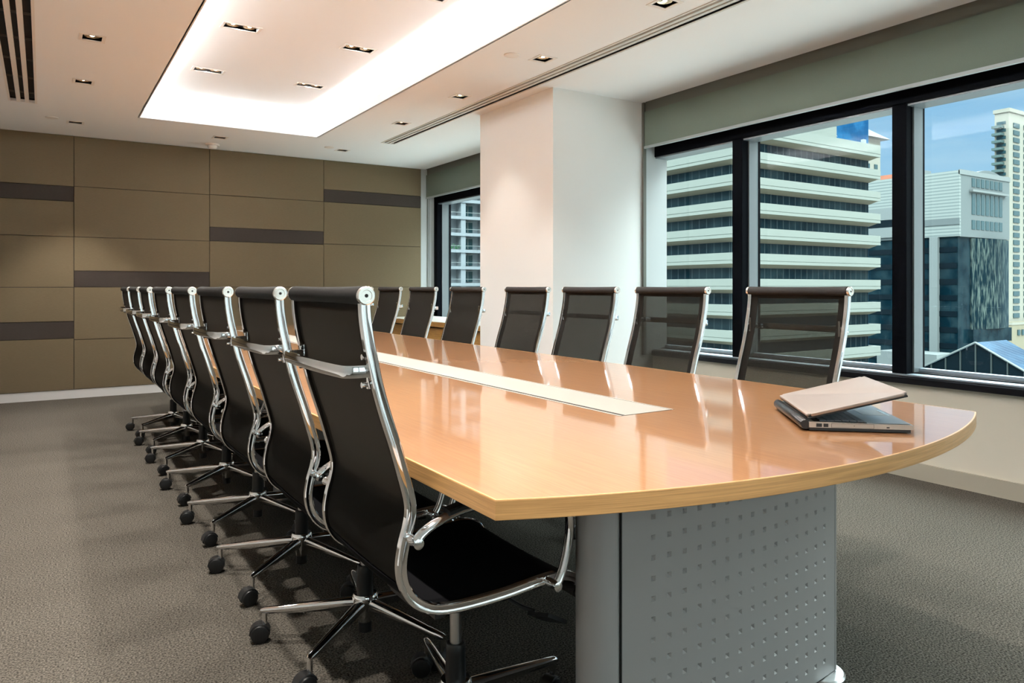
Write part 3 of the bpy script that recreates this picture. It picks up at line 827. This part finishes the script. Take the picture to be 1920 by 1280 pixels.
        for s in (-1, 1):
            rings = []
            for rr, h in ((.020, s * .0245), (.026, s * .0225), (.0285, s * .017), (.0285, s * .006), (.020, s * .005)):
                rings.append([wc + f * h + e * rr * math.cos(2 * PI * i / 22) + UP * rr * math.sin(2 * PI * i / 22) for i in range(22)])
            ring_loft(bm, rings)
        rings = []
        for h in (-.0045, .0045):
            rings.append([wc + f * h + e * .031 * math.cos(2 * PI * i / 22) + UP * (max(-.012, .0315 * math.sin(2 * PI * i / 22))) for i in range(22)])
        ring_loft(bm, rings)
        # hood over the wheels
        rings = []
        for i in range(9):
            t = PI * (0.08 + .92 * i / 8) - .25
            rings.append([wc + e * rr * math.cos(t) + UP * rr * math.sin(t) + f * h for rr, h in ((.0295, -.018), (.0325, -.016), (.0325, .016), (.0295, .018))])
        ring_loft(bm, rings)
        cst = link('caster', bm, M['black'], leg, True)
    return root

chair = make_chair()
left_y = [1.603, 2.208, 2.885, 3.585, 4.285, 5.000, 5.630, 6.260]
right_y = [1.905, 2.625, 3.255, 3.925, 4.695, 5.460, 6.110, 6.765]
lab_l = ['black mesh chair nearest the camera at left, its back filling the foreground',
         'second black mesh chair from the camera in the left row, right behind the foreground chair',
         'third black mesh chair from the camera in the left row of the table',
         'fourth black mesh chair from the camera in the left row of the table',
         'fifth black mesh chair from the camera in the left row of the table',
         'sixth black mesh chair from the camera in the left row of the table',
         'seventh black mesh chair in the left row, last but one before the brown wall',
         'farthest black mesh chair in the left row, nearest the brown wall']
lab_r = ['dark mesh chair behind the laptop, rightmost of those facing us across the table',
         'dark mesh chair in front of the narrow window pane, second from the laptop',
         'dark mesh chair before the right face of the white pillar',
         'dark mesh chair before the left face of the white pillar',
         'dark mesh chair with the far window and pillar edge behind it, across the table',
         'dark mesh chair across the table in front of the pale jamb of the far window',
         'dark mesh chair across the table before the brown wall, second from far end',
         'farthest dark mesh chair across the table, mostly hidden behind its neighbour']
R0 = [0, -.01, .008, 0, .012, -.012, .01, 0.0]
for i, y in enumerate(left_y):
    c = chair if i == 0 else copy_tree(chair)
    c.location = (0.862, y, 0); c.rotation_euler = (0, 0, R0[i])
    tag(c, lab_l[i], 'chair', 'black mesh office chairs along the left side of the table')
for i, y in enumerate(right_y):
    c = copy_tree(chair)
    c.location = (2.285 + (.0, .006, -.004, .020, .01, .02, .006, 0)[i], y, 0); c.rotation_euler = (0, 0, PI + R0[-1 - i] * .5)
    tag(c, lab_r[i], 'chair', 'black mesh office chairs along the window side of the table')

# ------------------------------------------------------------------ laptop
u = Vector((.660, .751, 0)).normalized(); v = Vector((u.y, -u.x, 0))
lp = empty('laptop', (1.700, 1.205, ZT), 'half-closed silver laptop with pale lid on the rounded table end', 'laptop')
def lx_(bm):  # local frame: a along hinge, b towards the front edge, c up
    mt = Matrix(((u.x, v.x, 0, 0), (u.y, v.y, 0, 0), (0, 0, 1, 0), (0, 0, 0, 1)))
    return xf(bm, mt)
W, D = .355, .262
bm = bx(.004, W - .004, .006, D - .006, .002, .012); bevel(bm, .004, 2); link('bottom_shell', lx_(bm), M['lap_black'], lp, True)
bm = bmesh.new(); box(bm, 0, W, .004, D, .010, .025)
for vt in bm.verts:
    if vt.co.y > .1 and vt.co.z > .02: vt.co.z -= .003
bevel(bm, .005, 3); base = link('base', lx_(bm), M['lap_side'], lp, True)
link('deck', lx_(bx((.006, W - .006, .150, D - .006, .0235, .0245))), M['lap_silver'], base)
link('palm_rest', lx_(bx((.006, W - .006, .018, .150, .0245, .0252))), M['lap_black'], base)
bm = bmesh.new()
for r_ in range(6):
    for c_ in range(15):
        a0 = .016 + c_ * .0216; b0 = .034 + r_ * .0190
        wv = .0200
        v0 = len(bm.verts)
        box(bm, a0, a0 + wv, b0, b0 + .0172, .0250, .0275)
ks = link('keyboard_keys', lx_(bm), M['key'], base); ks['kind'] = 'stuff'
link('touchpad', lx_(bx(.13, .215, .178, .238, .0240, .0250)), M['lap_side'], base)
link('touchpad_bar', lx_(bx(.13, .215, .240, .248, .0240, .0252)), M['cap'], base)
bm = bmesh.new(); lathe(bm, [(.012, .004), (.0135, .006), (.0135, W - .006), (.012, W - .004)], (0, 0, 0), 'X', 18)
xf(bm, Matrix.Translation((0, -.004, .017))); link('hinge_barrel', lx_(bm), M['lap_black'], lp, True)
bm = bx((-.0008, .0006, .022, .036, .012, .021), (-.0008, .0006, .040, .052, .012, .021)); link('side_ports', lx_(bm), M['lap_black'], base)
bm = bx((-.0008, .0004, .060, .165, .011, .0114), (-.0008, .0004, .060, .165, .0215, .0219), (-.0008, .0004, .060, .0604, .011, .0219), (-.0008, .0004, .1646, .165, .011, .0219),
        (-.0008, .0006, .196, .203, .013, .016), (-.0008, .0005, .115, .118, .016, .0172)); link('disc_drive_outline', lx_(bm), M['lap_black'], base)
# lid hinged at the back edge
ang = math.radians(14.5)
def lidxf(bm): return lx_(xf(bm, Matrix.Translation((0, -.004, .030)) @ Matrix.Rotation(ang, 4, 'X')))
bm = bmesh.new(); box(bm, 0, W, .006, D + .002, .004, .0125)
es = [e for e in bm.edges if abs(e.verts[0].co.z - e.verts[1].co.z) > .005]
bmesh.ops.bevel(bm, geom=es, offset=.010, segments=4, affect='EDGES'); bevel(bm, .0025, 2, .8)
lid = link('lid', lidxf(bm), M['lid'], lp, True)
bm = bx(.002, W - .002, .008, D - .001, .000, .0045); bevel(bm, .0015, 1); sb = link('screen_bezel', lidxf(bm), M['lap_black'], lid, True)
link('screen', lidxf(bx(.014, W - .014, .02, D - .016, -.0006, .0002)), M['screen'], lid)

# ------------------------------------------------------------------ the city outside
GZ = -42.0
g = structure('ground', bx(20, 420, -60, 300, GZ - 1, GZ), M['asphalt'])

def part(name, parent, m, *b):
    o = link(name, bx(*b), m, parent); return o

# banded office block
A = empty('office_block', (84.8, 72.7, GZ), 'white banded office tower with dark ribbon windows outside the near window', 'building')
def rel(root, bm): return xf(bm, Matrix.Translation(-Vector(root.location)))
ax0, ay0, ax1, ay1 = 84.8, 72.7, 123.0, 118.0
core = link('core', rel(A, bx(ax0 + 3, ax1 - 3, ay0 + 3, ay1 - 3, GZ, 25.6)), M['soffit'], A)
for k in range(-11, 7):
    ztop = 2.36 + 3.83 * k
    zb_ = ztop - 1.62
    if k == 6: ztop += .4
    bm = bmesh.new()
    # parapet band: upright face, then canted underside running back to the glass
    o = [(ax0, ay0), (ax1, ay0), (ax1, ay1), (ax0, ay1)]
    def rect(d, z): return [(ax0 + d, ay0 + d, z), (ax1 - d, ay0 + d, z), (ax1 - d, ay1 - d, z), (ax0 + d, ay1 - d, z)]
    ring_loft(bm, [rect(.9, ztop), rect(0, ztop), rect(0, zb_ + .55), rect(.06, zb_ + .5), rect(.06, zb_ + .42), rect(0, zb_ + .40), rect(0, zb_), rect(.3, zb_)], cap=False)
    link('spandrel_band', rel(A, bm), M['band'], A)
    bm = bmesh.new(); ring_loft(bm, [rect(.3, zb_), rect(1.3, zb_ - .55), rect(1.5, zb_ - .55)], cap=False)
    link('soffit_band', rel(A, bm), M['soffit'], A)
    if k > -11:
        bm = bmesh.new(); ring_loft(bm, [rect(1.4, zb_ - .5), rect(1.4, zb_ - 2.3)], cap=False)
        link('window_ribbon', rel(A, bm), M['ribbon'], A)
part_roof = link('roof_deck', rel(A, bx(ax0 + .8, ax1 - .8, ay0 + .8, ay1 - .8, 25.2, 25.6)), M['band'], A)
link('penthouse', rel(A, bx(88, 114.5, 75.5, 112, 25.6, 28.6)), M['band'], A)
link('roof_lamp', rel(A, bx(119.0, 119.8, 73.4, 73.9, 25.6, 26.6)), M['white_flat'], A)

B1 = empty('glass_tower', (150, 104, GZ), 'deep blue glass tower rising behind the roof of the banded office block', 'building')
link('curtain_wall', rel(B1, bx(138, 161.5, 98.4, 112, GZ, 46)), M['blue_glass'], B1)
link('roof_slab', rel(B1, bx(138, 161.5, 98.4, 112, 46, 46.6)), M['roof_teal'], B1)

C1 = empty('eaved_building', (240, 152, GZ), 'narrow cream building with a wide eaved roof behind the blue glass tower', 'building')
link('wall', rel(C1, bx(225, 249, 147.3, 160, GZ, 53)), M['cream_tower'], C1)
bm = bmesh.new(); ring_loft(bm, [[(222, 145, 53), (251.5, 145, 53), (251.5, 163, 53), (222, 163, 53)], [(230, 150, 58), (240, 150, 58), (240, 157, 58), (230, 157, 58)]]); link('roof', rel(C1, bm), M['roof_teal'], C1)
for k in range(4):
    for x in (240.5, 245.2):
        link('window', rel(C1, bx(x, x + 1.9, 147.1, 147.3, 49 - k * 6.5, 50.6 - k * 6.5)), M['pane_dark'], C1)
bm = bmesh.new(); ring_loft(bm, [[(262, 150, 25), (272, 150, 25), (272, 160, 25), (262, 160, 25)], [(262, 150, 42.4), (262.4, 150, 42.4), (262.4, 160, 42.4), (262, 160, 42.4)]])
rt = link('tiled_roof', bm, M['red_tile']); tag(rt, 'small red tiled roof peeking between banded block and louvred building', 'roof')

# louvred building with dark glass
L1 = empty('louvred_building', (189.6, 92, GZ), 'grey louvred building with dark and reflection-painted glass beside the window mullion', 'building')
lx0, ly0, lx1, ly1 = 189.6, 92.0, 214.0, 140.0
def L(name, m, *b): return link(name, rel(L1, bx(*b)), m, L1)
L('glass_body', M['dark_curtain'], lx0 + .6, lx1 - .4, ly0 + .6, ly1, GZ, 14.2)
L('upper_body', M['grey_stone'], lx0 + .3, lx1 + 1.5, ly0, ly1, 13.6, 29.2)
L('louvre_corner', M['louvre'], lx0, lx0 + .6, ly0 - .05, ly0 + 10.2, 13.7, 29.9)
L('louvre_screen', M['louvre'], lx0, lx0 + .6, ly0 + 10.2, ly1, 22.2, 29.9)
L('roof_parapet', M['pale_stone'], lx0, lx1 + 1.6, ly0 - .2, ly0 + .2, 28.9, 30.1)
L('stone_band', M['pale_stone'], lx0 - .1, lx0 + .5, ly0 + 10.2, ly1, 19.0, 22.2)
L('window_ribbon', M['dark_glass'], lx0 - .05, lx0 + .5, ly0 + 10.2, ly1, 17.0, 19.0)
L('stone_band', M['pale_stone'], lx0 - .1, lx0 + .5, ly0 + 10.2, ly1, 14.3, 17.0)
L('stone_band', M['grey_stone'], lx0 - .15, lx0, ly0 - .1, ly0 + 10.2, 16.6, 18.2)
L('concrete_pier', M['pale_stone'], lx0 - .5, lx0 + .6, ly0 + 5.0, ly0 + 7.0, GZ, 13.7)
for k in range(9):
    z = 10.2 - k * 4.0
    L('floor_band', M['dark_glass'], lx0 + .45, lx0 + .65, ly0 + .8, ly1, z - .4, z + .9)
for k in range(7):
    x = 195.6 + k * 2.35
    L('upper_window', M['pane_dark'], x, x + 1.7, ly0 - .12, ly0 + .1, 19.3, 24.6)
    L('lower_window', M['pane_dark'], x, x + 1.7, ly0 - .12, ly0 + .1, 15.6, 17.9)
    L('top_window', M['pane_dark'], x, x + 1.7, ly0 - .12, ly0 + .1, 26.2, 28.4)
L('ledge', M['pale_stone'], 194.4, 213.2, ly0 - .9, ly0, 24.9, 25.4)
# bow of glass with painted-in reflections
bm = bmesh.new(); pl = []
for i in range(13):
    t = i / 12; pl.append((196.2 + t * 19.6, ly0 - 1.6 * math.sin(PI * t) + .3))
prism(bm, pl + [(215.8, ly0 + 6), (196.2, ly0 + 6)], -9.5, 13.4)
link('painted_mirror_glass', rel(L1, bm), M['reflection_curtain'], L1)
L('canopy_band', M['dark_curtain'], 195.2, 215.4, ly0 - .6, ly0 + 2, -13, -9.5)
bm = bmesh.new(); pl = []
for i in range(9):
    t = i / 8; pl.append((195.0 + t * 20.0, 29.0 + 2.0 * math.sin(PI * t)))
a = [bm.verts.new((x, ly0 + .2, z)) for x, z in pl]; b = [bm.verts.new((x, ly0 + 8, z)) for x, z in pl]
bm.faces.new(a); bm.faces.new(b[::-1])
for i in range(9): bm.faces.new((a[i], b[i], b[(i + 1) % 9], a[(i + 1) % 9]))
link('curved_roof', rel(L1, bm), M['grey_stone'], L1)
L('podium', M['pale_stone'], 181, lx0 + .5, 93, 108, GZ, -15.2)
L('plant_room', M['pale_stone'], lx0 + 4, lx0 + 10, ly0 + 12, ly0 + 17, 29.2, 32.0)

# cream apartment tower
T = empty('apartment_tower', (331, 141.5, GZ), 'tall cream apartment tower with teal balconies at the right edge', 'building')
def TT(name, m, *b): return link(name, rel(T, bx(*b)), m, T)
TT('wall', M['cream_tower'], 331, 372, 141.5, 146.8, -13, 72.5)
TT('roof_parapet', M['cream_tower'], 330.5, 372.5, 141, 147.2, 72.5, 74.0)
TT('podium', M['yellow_base'], 329, 376, 139.5, 148, GZ, -13)
TT('podium_band', M['cream_tower'], 328.8, 376, 139.3, 148, -14.2, -13.2)
for k in range(3): TT('podium_window', M['pane_dark'], 333.5 + k * 3.6, 335.5 + k * 3.6, 139.1, 139.5, -18.5, -16.2)
for k in range(27):
    z = 66.5 - k * 3.0
    for c_ in range(2):
        x = 334.6 + c_ * 9.2
        w_ = TT('window', M['pane_dark'], x, x + 5.2, 141.2, 141.5, z, z + 1.9)
    TT('balcony', M['teal'], 328.2, 331, 143.2, 146.8, z + .1 - .5, z + 1.1 - .5)
    if k < 26: TT('side_window', M['pane_dark'], 330.8, 331, 142.6, 146, z + 1.2, z + 2.4)

# glass atrium roof low on the right
G = empty('glass_atrium', (118, 55, GZ), 'low glass atrium with sloping blue glazed roof at the lower right', 'building')
rz_, rs = -7.2, .56
def zr(y): return rz_ - rs * abs(y - 55)
bm = bmesh.new()
ys_ = [40, 55, 66]
f = [bm.verts.new((118, y, zr(y))) for y in ys_]; bk = [bm.verts.new((127.8, y, zr(y))) for y in ys_]
bm.faces.new((f[0], f[1], bk[1], bk[0])); bm.faces.new((f[1], f[2], bk[2], bk[1]))
r_ = bmesh.ops.extrude_face_region(bm, geom=list(bm.faces))
for q in r_['geom']:
    if isinstance(q, bmesh.types.BMVert): q.co.z -= .2
link('glazed_roof', rel(G, bm), M['solar'], G)
bm = bmesh.new(); a = [bm.verts.new((118.3, y, z)) for y, z in ((40, GZ), (66, GZ), (66, zr(66) - .2), (55, zr(55) - .2), (40, zr(40) - .2))]
b = [bm.verts.new((118.6, q.co.y, q.co.z)) for q in a]
bm.faces.new(a); bm.faces.new(b[::-1])
for i in range(5): bm.faces.new((a[i], b[i], b[(i + 1) % 5], a[(i + 1) % 5]))
link('end_glazing', rel(G, bm), M['dark_glass'], G)
for k in range(11):
    y = 42 + k * 2.17
    link('mullion', rel(G, bx(118.05, 118.3, y - .07, y + .07, GZ, zr(y) - .1)), M['roof_teal'], G)
for s in (-1, 1):
    bm = bmesh.new(); yy = 40 if s < 0 else 66
    tube(bm, (118, 55, rz_), (118, yy, zr(yy)), .15, seg=6); link('rake_beam', rel(G, bm), M['pale_stone'], G)
for z in (-15.5, -11.8):
    link('transom', rel(G, bx(118.05, 118.3, max(40, 55 - (rz_ - z) / rs), min(66, 55 + (rz_ - z) / rs), z - .07, z + .07)), M['roof_teal'], G)

# apartment block behind the far window
F = empty('balcony_block', (66, 119.5, GZ), 'pale blue-white apartment block with balconies outside the far narrow window', 'building')
def FF(name, m, *b): return link(name, rel(F, bx(*b)), m, F)
FF('recess_wall', M['white_flat'], 46, 84, 121.3, 134, GZ, 33)
px_ = [65.4 + 4.65 * k for k in range(-4, 5)]
for x in px_: FF('pier', M['white_flat'], x, x + 1.0, 119.5, 121.3, GZ, 33)
for k in range(-3, 6):
    z = 14.0 + 3.1 * (k - 1)
    FF('floor_slab', M['white_flat'], 46, 84, 119.3, 121.3, z - .28, z + .28)
    for x in px_[2:7]:
        wn = FF('balcony_window', M['pane_dark'], x + 1.25, x + 3.35, 121.1, 121.3, z + .5, z + 2.5)
        link('window_bar', rel(F, bx((x + 2.25, x + 2.35, 121.0, 121.1, z + .5, z + 2.5), (x + 1.25, x + 3.35, 121.0, 121.1, z + 2.45, z + 2.6))), M['pane_frame'], wn)
        FF('balcony_rail', M['pane_frame'], x + 1.0, x + 4.65, 119.4, 119.45, z + .95, z + 1.03)
for (x, z) in ((61.9, 11.4), (63.9, 8.2), (62.3, 8.2)):
    bm = bmesh.new()
    for q in range(26):
        c = Vector((x + random.uniform(0, 1.5), 119.9 + random.uniform(-.3, .4), z + random.uniform(0, .8)))
        vs = [bm.verts.new(c + Vector((random.uniform(-.22, .22), random.uniform(-.1, .1), random.uniform(-.22, .22)))) for _ in range(4)]
        for t_ in ((0, 1, 2), (0, 1, 3), (0, 2, 3), (1, 2, 3)): bm.faces.new([vs[i] for i in t_])
    FFp = link('balcony_plant', rel(F, bm), M['leaf'], F)

# ------------------------------------------------------------------ sky and sun
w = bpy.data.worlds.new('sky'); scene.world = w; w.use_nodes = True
n, l = w.node_tree.nodes, w.node_tree.links
bg = n['Background']
tc = n.new('ShaderNodeTexCoord'); sp = n.new('ShaderNodeSeparateXYZ'); l.new(tc.outputs['Generated'], sp.inputs[0])
cr_ = n.new('ShaderNodeValToRGB')
cr_.color_ramp.elements[0].position = 0.0; cr_.color_ramp.elements[0].color = (0.27, 0.41, 0.52, 1)
cr_.color_ramp.elements[1].position = 0.45; cr_.color_ramp.elements[1].color = (0.12, 0.25, 0.43, 1)
l.new(sp.outputs['Z'], cr_.inputs['Fac'])
mp = n.new('ShaderNodeMapping'); mp.inputs['Scale'].default_value = (1.6, 1.6, 7.0); l.new(tc.outputs['Generated'], mp.inputs['Vector'])
nt = n.new('ShaderNodeTexNoise'); nt.inputs['Scale'].default_value = 2.2; nt.inputs['Detail'].default_value = 7; nt.inputs['Roughness'].default_value = 0.55
l.new(mp.outputs['Vector'], nt.inputs['Vector'])
c2 = n.new('ShaderNodeValToRGB'); c2.color_ramp.elements[0].position = 0.46; c2.color_ramp.elements[1].position = 0.78
c2.color_ramp.elements[0].color = (0, 0, 0, 1); c2.color_ramp.elements[1].color = (.75, .75, .75, 1)
l.new(nt.outputs['Fac'], c2.inputs['Fac'])
mx = n.new('ShaderNodeMix'); mx.data_type = 'RGBA'; l.new(c2.outputs['Color'], mx.inputs['Factor']); l.new(cr_.outputs['Color'], mx.inputs['A'])
mx.inputs['B'].default_value = (0.38, 0.46, 0.52, 1)
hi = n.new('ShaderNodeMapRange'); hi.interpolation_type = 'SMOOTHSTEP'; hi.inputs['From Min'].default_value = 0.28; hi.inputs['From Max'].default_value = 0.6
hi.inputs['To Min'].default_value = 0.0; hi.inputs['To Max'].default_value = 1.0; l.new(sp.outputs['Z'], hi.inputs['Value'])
hz = n.new('ShaderNodeMapRange'); hz.interpolation_type = 'SMOOTHSTEP'; hz.inputs['From Min'].default_value = 0.05; hz.inputs['From Max'].default_value = -0.5
hz.inputs['To Min'].default_value = 0.0; hz.inputs['To Max'].default_value = 1.0; l.new(sp.outputs['Y'], hz.inputs['Value'])
m3 = n.new('ShaderNodeMix'); m3.data_type = 'RGBA'; l.new(hz.outputs[0], m3.inputs['Factor']); l.new(mx.outputs['Result'], m3.inputs['A'])
m3.inputs['B'].default_value = (0.85, 0.86, 0.84, 1)      # white haze added on the sun's side to keep chrome reflections neutral
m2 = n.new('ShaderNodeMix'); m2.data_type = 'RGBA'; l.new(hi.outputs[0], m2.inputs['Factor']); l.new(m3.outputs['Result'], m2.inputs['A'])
m2.inputs['B'].default_value = (7.8, 7.9, 7.8, 1)      # overhead sky brightened, out of view, to light the room
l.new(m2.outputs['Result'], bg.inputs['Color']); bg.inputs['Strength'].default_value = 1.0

S = bpy.data.lights.new('sun', 'SUN'); S.energy = 1.0; S.angle = math.radians(0.5); S.color = (1, 0.95, 0.86)
so = bpy.data.objects.new('sun', S); COL.objects.link(so)
sdir = Vector((0.62, 0.50, -0.62)).normalized()
so.rotation_euler = sdir.to_track_quat('-Z', 'Y').to_euler()

# ------------------------------------------------------------------ camera
cam = bpy.data.cameras.new('camera'); co = bpy.data.objects.new('camera', cam); COL.objects.link(co)
cam.sensor_width = 36; cam.lens = 1372 / 1920 * 36; cam.shift_y = -(640 - 538) / 1920
cam.clip_start = 0.05; cam.clip_end = 1000
co.location = (0, 0, 1.12); co.rotation_euler = (PI / 2, 0, -math.atan(880 / 1372))
scene.camera = co
scene.view_settings.view_transform = 'Standard'; scene.view_settings.look = 'None'
scene.view_settings.exposure = 0.84; scene.view_settings.gamma = 1.0
scene.view_settings.use_curve_mapping = False
try:
    scene.cycles.use_denoising = True
    scene.cycles.max_bounces = 10; scene.cycles.diffuse_bounces = 5; scene.cycles.transparent_max_bounces = 24
    scene.cycles.caustics_reflective = False; scene.cycles.caustics_refractive = False
    scene.cycles.sample_clamp_indirect = 6.0
except Exception: pass
